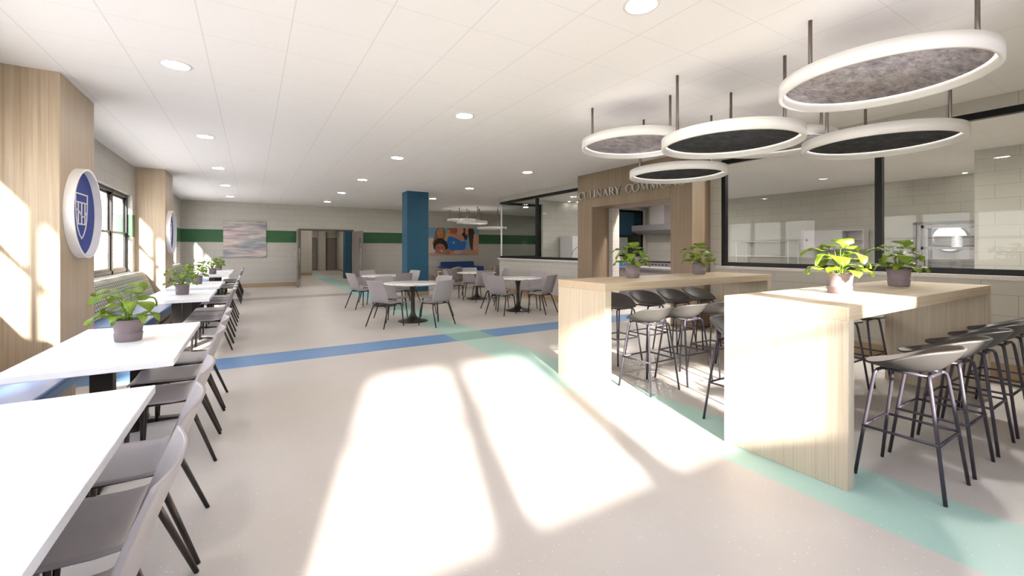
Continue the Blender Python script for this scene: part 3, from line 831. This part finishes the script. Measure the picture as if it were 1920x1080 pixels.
blob([(.72, .82), (.73, 1.0), (.80, 1.0), (.81, .86), (.77, .74)], SK[1], 4, 'print_face')
blob([(.745, .90), (.765, .915), (.785, .90), (.765, .88)], '9a3d30', 5, 'print_mouth')
blob([(.80, 1.0), (.88, 1.0), (.92, .75), (.90, .45), (.87, .15), (.82, .3), (.80, .6), (.79, .8)], '3d2a1f', 4, 'print_hair')
blob([(.90, .78), (.96, .78), (1, .74), (1, .05), (.92, .0), (.88, .2)], SK[3], 5, 'print_skin')
blob([(.74, .2), (.76, .6), (.80, .68), (.84, .5), (.86, .2), (.8, .18)], '7f9fb5', 3, 'print_shirt')
blob([(.34, .34), (.35, .62), (.40, .70), (.50, .68), (.62, .56), (.72, .50), (.74, .42), (.70, .22), (.60, .16), (.48, .12), (.42, .2)], '2c6bb0', 5, 'print_shirt')
blob([(.33, .50), (.36, .72), (.42, .80), (.52, .78), (.66, .74), (.70, .60), (.68, .50), (.62, .54), (.54, .62), (.44, .69), (.38, .66), (.36, .52)], SK[1], 6, 'print_arm')
blob([(.12, .20), (.11, .42), (.15, .56), (.24, .62), (.34, .5), (.38, .3), (.36, .12), (.3, .25), (.22, .35)], '1f1916', 7, 'print_hair')
blob([(.14, .12), (.15, .34), (.22, .42), (.30, .36), (.33, .2), (.29, .08), (.22, .04)], SK[2], 8, 'print_face')
blob([(.22, .15), (.25, .175), (.29, .165), (.26, .135)], 'e2c9b8', 9, 'print_mouth')
blob([(.17, .27), (.19, .285), (.21, .27), (.19, .26)], '2a1810', 9, 'print_eye')
blob([(.25, .28), (.27, .295), (.29, .285), (.27, .272)], '2a1810', 9, 'print_eye')
blob([(.0, .0), (.06, .08), (.16, .05), (.3, .03), (.34, .1), (.45, .14), (.55, .18), (.70, .17), (.85, .17), (.93, .2), (1, .0), (.75, .02), (.6, .05), (.5, .0)], SK[1], 9, 'print_arm')
blob([(.32, .06), (.34, .2), (.40, .22), (.43, .08), (.38, .0)], SK[2], 10, 'print_hand')
blob([(.50, .06), (.52, .16), (.60, .17), (.66, .12), (.62, .03), (.55, .02)], SK[3], 10, 'print_hand')
blob([(.478, .42), (.478, .49), (.484, .49), (.484, .42)], 'd6e2ee', 7, 'print_emblem'); blob([(.496, .42), (.496, .49), (.502, .49), (.502, .42)], 'd6e2ee', 7, 'print_emblem'); blob([(.48, .45), (.48, .46), (.5, .46), (.5, .45)], 'd6e2ee', 7, 'print_emblem')
# door opening frame and leaves
structure(MB().box(DX0-.06, DX0, YF-.02, YF+.22, 0, DZ+.06).box(DX1, DX1+.06, YF-.02, YF+.22, 0, DZ+.06).box(DX0, DX1, YF-.02, YF+.22, DZ, DZ+.06).build('trim_5', M['door_frame']))
def leaf(name, hx, ang, mir):
    e = structure(thing(name, None, None, (hx, YF-.03, .01), ang))
    del_ = None
    W, H = .945, 2.12
    L0, L1 = W-.26, W-.12
    m = MB(); th = .022
    m.box(0, L0, -th, th, 0, H).box(L1, W, -th, th, 0, H).box(L0, L1, -th, th, 0, .95).box(L0, L1, -th, th, 1.85, H)
    m.build('door_leaf', M['grey_door'], e)
    MB().box(L0, L1, -.004, .004, .95, 1.85).build('pane', M['glass'], e)
    for s in (-1, 1):
        g = MB().tube([(W-.07, s*.07, .78), (W-.07, s*.07, 1.42)], .013, 10)
        for z in (.85, 1.35): g.tube([(W-.07, s*th, z), (W-.07, s*.07, z)], .009, 8)
        g.build('pull_handle', M['steel_kick'], e)
        MB().box(.02, W-.02, s*(th+.0005)-.001, s*(th+.0005)+.001, .01, .27).build('kick_plate', M['steel_kick'], e)
        MB().box(W-.115, W-.03, s*(th+.001)-.001, s*(th+.001)+.001, .78, 1.42).build('push_plate', M['steel_kick'], e)
leaf('door_1', DX0+.0, R(-101), 1)
leaf('door_2', DX1-.0, R(-77), -1)

# ------------------------------------------------------------------ corridor
structure(MB().box(-.3, 2.78, 25.4, 25.6, 0, CEIL).build('wall_corridor_near', M['block_yp']))
structure(MB().box(-.5, -.3, YF+.2, 25.6, 0, CEIL).build('wall_corridor_left', M['block_xp']))
structure(MB().box(2.58, 2.78, 25.6, 31.0, 0, CEIL).build('wall_corridor_inner', M['block_xp']))
structure(MB().box(2.4, 6.3, 31.0, 31.2, 0, CEIL).build('wall_corridor_end', M['block_yp']))
structure(MB().box(4.90, 5.10, 28.0, 31.0, 0, CEIL).build('wall_corridor_right', M['block_xp']))
structure(MB().box(5.10, 8.5, 28.0, 28.2, 0, CEIL).build('wall_corridor_return', M['block_yp']))
structure(MB().box(8.3, 8.5, YF+.2, 28, 0, CEIL).build('wall_corridor_far_right', M['block_xp']))
structure(MB().box(3.80, 4.42, 21.6, 22.1, 0, CEIL).build('wall_column_corridor', M['blue_x']))
structure(MB().box(3.76, 4.20, 30.75, 31.0, 0, CEIL).build('wall_corridor_pier', M['block_yp']))
for i, (x0, x1) in enumerate(((2.84, 3.64), (4.27, 4.85))):
    d = structure(MB().box(x0, x1, 30.95, 30.99, .01, 2.1).build('door_%d' % (i+3), M['grey_door']))
    MB().box(x0-.05, x0, 30.93, 31.0, 0, 2.15).box(x1, x1+.05, 30.93, 31.0, 0, 2.15).box(x0, x1, 30.93, 31.0, 2.1, 2.15).build('door_frame', M['door_frame'], d)
    g = MB().tube([(x1-.1, 30.95, 1.0), (x1-.1, 30.90, 1.0), (x1-.2, 30.90, 1.0)], .012).build('door_handle', M['steel_kick'], d)
structure(MB().box(2.78, 2.795, 25.6, 30.9, 0, .15).box(-.3, 2.78, 25.385, 25.4, 0, .15).box(4.885, 4.90, 28.0, 30.9, 0, .12).build('baseboard_corridor', M['base']))
cp = tag(MB().box(-.6, .25, -.02, .02, -.7, .55).build('corridor_poster', None, loc=(1.88, 25.378, 1.62)), 'dark and orange photo poster on the corridor wall, seen through the double doors', 'poster')
n = NT('corridor_poster_print'); v, x, y, z = n.coord()
f = n.math('ADD', n.math('MULTIPLY', z, .9), n.math('MULTIPLY', n.noise(v, 4, 3), .5))
n.col(n.ramp(n.math('ADD', f, .3), [(.15, '10204a'), (.45, '171a2c'), (.6, 'b06a45'), (.8, 'c98a60'), (.95, '2a1c16')])); cp.data.materials.append(n.m)

# ------------------------------------------------------------------ lounge furniture
sf = thing('lounge_sofa', 'navy blue two seat sofa on the far wall under the photo print', 'sofa', (8.1, 17.75, 0))
MB().box(-.85, .75, -.42, .30, .18, .36).build('seat_base', M['sofa_blue'], sf, bevel=.03)
MB().box(-.80, .70, -.44, .20, .36, .47).build('seat_cushion', M['sofa_blue'], sf, bevel=.04, seg=3)
MB().prism([(.12, .36), (.42, .36), (.45, .80), (.40, .84), (.30, .84), (.26, .80)], 'x', -.85, .75).build('backrest', M['sofa_blue'], sf, bevel=.04, seg=3)
for s in (-.93, .83): MB().box(s-.1, s+.1, -.42, .36, .18, .64).build('armrest', M['sofa_blue'], sf, bevel=.05, seg=3)
for sx in (-.85, .75):
    for sy in (-.36, .3): MB().tube([(sx, sy, .18), (sx*1.03, sy*1.05, 0)], [.022, .014]).build('leg', M['oak_light'], sf)
def lounge_chair(label, loc, rz):
    c = thing('lounge_chair', label, 'armchair', loc, rz, 'taupe lounge chairs with birch legs')
    MB().box(-.33, .33, -.30, .34, .30, .44).build('seat_cushion', M['seat_grey'], c, bevel=.04, seg=3)
    vs = []; NA = 17; hs = (.30, .45, .60, .72, .78)
    for k, h in enumerate(hs):
        for i in range(NA):
            a = PI+PI*i/(NA-1)
            fr = 1+.10*(h-.3); drop = (0 if k < 2 else (.16*(abs(math.cos(a))**2)*(k-1)/3))
            vs.append((.37*math.cos(a)*fr, .05+.40*math.sin(a)*fr, h-drop))
    fs = [(k*NA+i, k*NA+i+1, (k+1)*NA+i+1, (k+1)*NA+i) for k in range(len(hs)-1) for i in range(NA-1)]
    MB().add(vs, fs, True).build('wraparound_back', M['seat_grey'], c, solid=.06)
    for sx in (-1, 1):
        for sy in (-1, 1): MB().tube([(sx*.27, sy*.25, .32), (sx*.36, sy*.34, 0)], [.022, .015]).build('leg', M['oak_light'], c)
        MB().box(sx*.385-.02, sx*.385+.02, -.02, .33, .58, .61).build('armrest', M['oak_light'], c, bevel=.006)
        MB().tube([(sx*.385, .30, .59), (sx*.375, .32, 0)], [.02, .015]).build('arm_post', M['oak_light'], c)
    return c
lounge_chair('taupe lounge chair with its back turned, between the blue column and the sofa', (6.25, 14.55, 0), R(15))
lounge_chair('taupe lounge chair partly hidden beside the blue column, left of the sofa', (6.45, 16.6, 0), R(-70))
lounge_chair('taupe lounge chair right of the sofa, half hidden by the kitchen wall corner', (9.55, 16.9, 0), R(75))
lt = thing('coffee_table', 'low birch coffee table in front of the navy sofa', 'table', (7.75, 16.2, 0))
MB().box(-.45, .45, -.25, .25, .40, .43).build('tabletop', M['oak_light'], lt, bevel=.004)
for sx in (-.4, .4):
    for sy in (-.2, .2): MB().tube([(sx, sy, .4), (sx*1.05, sy*1.1, 0)], [.02, .015]).build('leg', M['oak_light'], lt)
    

# ------------------------------------------------------------------ kitchen
# wall cabinet with a sliding front, open shelf on the right
wc = thing('wall_cabinet', 'white wall cabinet with sliding front and open right bay, behind the right glazing', 'cabinet', (XR-.002, 5.53, 1.40))
hy = .74
m = MB().box(-.34, 0, -hy, hy, 0, .03).box(-.34, 0, -hy, hy, .50, .53).box(-.34, 0, hy-.03, hy, .03, .50).box(-.34, 0, -hy, -hy+.03, .03, .50).box(-.02, 0, -hy, hy, .03, .50).box(-.32, 0, -.27, -.25, .03, .5)
m.build('carcass', M['kit_white'], wc)
MB().box(-.33, -.31, -.26, hy-.04, .03, .50).build('sliding_door', M['kit_white'], wc).__setitem__('label', 'white sliding panel')
MB().box(-.30, -.02, -hy+.03, -.27, .26, .275).build('shelf', M['kit_white'], wc)
MB().box(-.336, -.33, hy-.16, hy-.12, .22, .30).build('handle', M['steel'], wc)
# wire rack
rk = thing('wire_shelf_rack', 'white tubular shelf rack against the kitchen back wall, left of the wall cabinet', 'rack', (XR-.35, 7.25, 0))
for sx in (-.28, .28):
    for sy in (-.77, .77): MB().tube([(sx, sy, 0), (sx, sy, 1.66)], .018).build('post', M['kit_white'], rk)
for z in (.25, .72, 1.19, 1.64):
    m = MB()
    for sx in (-.28, .28): m.tube([(sx, -.77, z), (sx, .77, z)], .016)
    for sy in (-.77, .77): m.tube([(-.28, sy, z), (.28, sy, z)], .014)
    for k in range(9): m.tube([(-.28+.07*k, -.77, z), (-.28+.07*k, .77, z)], .004, 6)
    m.build('shelf', M['kit_white'], rk)
# doorway recess with the plate rack
structure(MB().box(XR-.012, XR-.004, 2.6, 3.84, 0, 2.0).build('trim_6', M['kit_white']))
structure(MB().box(XR-.05, XR, 3.84, 3.90, 0, 2.06).box(XR-.05, XR, 2.54, 2.6, 0, 2.06).box(XR-.05, XR, 2.54, 3.90, 2.0, 2.06).build('trim_7', M['kit_grey']))
pw = structure(MB().box(0, .008, -.30, .30, -.0, .0).build('window_9', M['steel']))
pw.location = (XR-.03, 3.26, 1.66)
m = MB(); N = 40
vs = [(xx, r*math.cos(2*PI*i/N), r*math.sin(2*PI*i/N)) for r, xx in ((.34, 0), (.34, -.03), (.29, -.03), (.29, 0)) for i in range(N)]
m.add(vs, [(k*N+i, k*N+(i+1) % N, (k+1)*N+(i+1) % N, (k+1)*N+i) for k in range(3) for i in range(N)]).build('porthole_frame', M['steel'], pw)
m = MB(); vs = [(-.012, .29*math.cos(2*PI*i/N), .29*math.sin(2*PI*i/N)) for i in range(N)]+[(-.008, .29*math.cos(2*PI*i/N), .29*math.sin(2*PI*i/N)) for i in range(N)]
m.add(vs, [tuple(range(N)), tuple(range(2*N-1, N-1, -1))]).build('porthole_pane', emis('lit_porthole', 'fffaf5', .9), pw)
pr = thing('plate_rack', 'grey steel shelf rack holding stacks of white plates, seen through the right glazing', 'rack', (12.9, 3.0, 0))
for sx in (-.22, .22):
    for sy in (-.52, .40): MB().box(sx-.03, sx+.03, sy-.03, sy+.03, 0, 1.96).build('post', M['steel'], pr)
SH = (.45, .94, 1.43, 1.90)
for z in SH: MB().box(-.25, .25, -.55, .43, z-.03, z+.03).build('shelf', M['steel'], pr)
pc = None
def plate_mesh():
    return MB().lathe((0, 0, 0), [(0, .0), (.12, .0), (.135, .005), (.215, .026), (.219, .031), (.135, .012), (0, .009)], 36)
pc = tag(plate_mesh().build('dinner_plate', M['plate']), 'white dinner plate, lowest of the left stack on the middle rack shelf', 'plate', 'stacked white plates on the steel rack')
cnt = 0
posn = ['lowest', 'second from the bottom', 'third from the bottom', 'fourth from the bottom', 'fifth from the bottom', 'sixth from the bottom', 'topmost']
for zi, zs in ((2, 'upper'), (1, 'lower')):
    for sy, sn in ((.14, 'left'), (-.30, 'right')):
        for k in range(7):
            loc = (12.9, 3.0+sy, SH[zi]+.031+k*.033)
            lab = 'white dinner plate, %s in the %s stack on the %s plate shelf' % (posn[k], sn, zs)
            if cnt == 0: pc.location = loc; pc['label'] = lab
            else: o = pc.copy(); COL.objects.link(o); o.location = loc; o['label'] = lab
            cnt += 1
# hood + range on back wall
hd = thing('extractor_hood', 'stainless extractor hood on the kitchen back wall, seen through the portal', 'hood', (XR-.01, 11.45, 2.0))
MB().prism([(-.9, .12), (-.62, 0), (-.05, 0), (0, .12), (0, .34), (-.9, .34)], 'y', -1.1, .75).build('canopy', M['steel'], hd, bevel=.005)
MB().box(-.5, -.0, -.5, .2, .34, CEIL-2.0-.01).build('duct', M['kit_white'], hd)
rg = thing('cooking_range', 'stainless cooking range under the hood with a row of dark knobs', 'range', (XR-.4, 11.2, 0))
MB().box(-.4, .38, -.75, .6, .08, .9).build('body', M['steel'], rg, bevel=.006)
MB().box(-.4, .38, -.75, .6, .9, .93).build('cooktop', M['black'], rg)
MB().box(-.38, .36, -.7, .55, 0, .08).build('plinth', M['black'], rg)
for k in range(7): MB().tube([(-.4, -.6+.16*k, .82), (-.43, -.6+.16*k, .82)], .022, 12).build('knob', M['black'], rg)
# serving counter
sc_ = thing('serving_counter', 'long light topped serving counter with grey front behind the portal opening', 'counter', (9.1, 6.9, 0))
MB().box(.0, .75, -3.0, 3.6, 0, .86).build('body', M['kit_grey'], sc_)
MB().box(-.06, .85, -3.05, 3.65, .86, .91).build('worktop', M['steel'], sc_, bevel=.004)
bt = tag(MB().box(-.13, .13, -.20, .20, 0, .08).build('food_tray', M['blue_tray'], bevel=.01, loc=(9.5, 9.42, .912)), 'bright blue tray on the serving counter, left edge of the portal opening', 'tray')
dm = tag(MB().lathe((0, 0, 0), [(0, 0), (.11, 0), (.11, .02), (.10, .08), (.06, .13), (0, .15)], 28).build('dome_lid', M['kit_white'], loc=(9.5, 9.5, .994)), 'white domed lid on the blue tray in the kitchen', 'lid')
# upright equipment by the side wall (behind left glazing)
for k, (x, nm) in enumerate(((9.72, 'left'), (10.62, 'right'))):
    e = thing('hood_dishwasher', 'grey hood type dishwasher against the kitchen side wall, %s of two' % nm, 'dishwasher', (x, 11.78, 0), group='hood dishwashers behind the left glazing')
    MB().box(-.40, .40, -.4, .38, .12, .9).build('body', M['steel'], e, bevel=.01)
    MB().prism([(-.40, .93), (.40, .93), (.40, 1.86), (-.40, 1.86)], 'y', -.36, .34).build('hood', M['kit_white'], e, bevel=.02)
    MB().tube([(-.45, -.38, 1.20), (-.38, -.39, 1.36), (-.1, -.40, 1.55), (.3, -.40, 1.66)], .012).build('lift_handle', M['steel'], e)
    for sx in (-.34, .34):
        for sy in (-.32, .32): MB().cyl((sx, sy), .02, .02, 0, .12, 12).build('leg', M['steel'], e)
fz = thing('upright_freezer', 'light grey upright cabinet in the corridor behind the portal window', 'fridge', (12.95, 13.2, 0))
MB().box(-.5, .5, -.35, .35, 0, 1.9).build('body', M['kit_white'], fz, bevel=.01)
MB().box(-.48, .48, -.37, -.35, .1, 1.5).build('door', M['kit_white'], fz); MB().tube([(.4, -.4, .8), (.4, -.4, 1.3)], .012).build('handle', M['steel'], fz)
structure(MB().box(13.55, 13.9, 12.6, 15.6, 2.0, CEIL).build('wall_lounge_soffit', M['blue_y']))
structure(MB().box(13.86, 13.9, 12.6, 15.6, 0, 2.0).build('wall_lounge_panel', M['door_frame']))
# socket box under bench end
# ------------------------------------------------------------------ outside
structure(MB().box(-90, 60, -70, 80, -.42, -.38).build('floor_lawn', M['lawn']))
structure(MB().box(-16, 16, -16, 38, -.40, -.34).build('floor_added_ground', plain('neutral_bounce_ground', 'c9c5c0', .9)))  # unseen pale ground, added to keep green lawn bounce off the ceiling

# ------------------------------------------------------------------ light
w = bpy.data.worlds.new('sky'); SC.world = w; w.use_nodes = True
wn = w.node_tree.nodes; wl = w.node_tree.links
tc = wn.new('ShaderNodeTexCoord'); sp = wn.new('ShaderNodeSeparateXYZ'); wl.new(tc.outputs['Generated'], sp.inputs[0])
rp = wn.new('ShaderNodeValToRGB'); wl.new(sp.outputs[2], rp.inputs[0])
e = rp.color_ramp.elements; e[0].position = .0; e[0].color = lin('f6f2ee'); e[1].position = .6; e[1].color = lin('c9d4ea')
wl.new(rp.outputs[0], wn['Background'].inputs[0]); wn['Background'].inputs[1].default_value = 5.5
sun = bpy.data.lights.new('sun', 'SUN'); sun.energy = 20; sun.angle = R(3.0); sun.color = (1, .95, .88)
so = bpy.data.objects.new('sun', sun); COL.objects.link(so)
d = Vector((.325, 1, -.452)).normalized()
so.rotation_euler = d.to_track_quat('-Z', 'Y').to_euler(); so.location = (-10, -20, 12)

# ------------------------------------------------------------------ camera
cam = bpy.data.cameras.new('camera'); co = bpy.data.objects.new('camera', cam); COL.objects.link(co)
cam.sensor_fit = 'HORIZONTAL'; cam.sensor_width = 36; cam.lens = 36*805/1920
cam.shift_y = -(540-467)/1920
cam.clip_start = .05; cam.clip_end = 300
co.location = (0, 0, 1.41); co.rotation_euler = (PI/2, 0, -math.atan(488/805))
SC.camera = co
SC.view_settings.view_transform = 'Standard'; SC.view_settings.look = 'None'; SC.view_settings.gamma = 1
SC.view_settings.exposure = .80; SC.view_settings.use_curve_mapping = False
SC.cycles.max_bounces = 10; SC.cycles.diffuse_bounces = 6; SC.cycles.transparent_max_bounces = 12
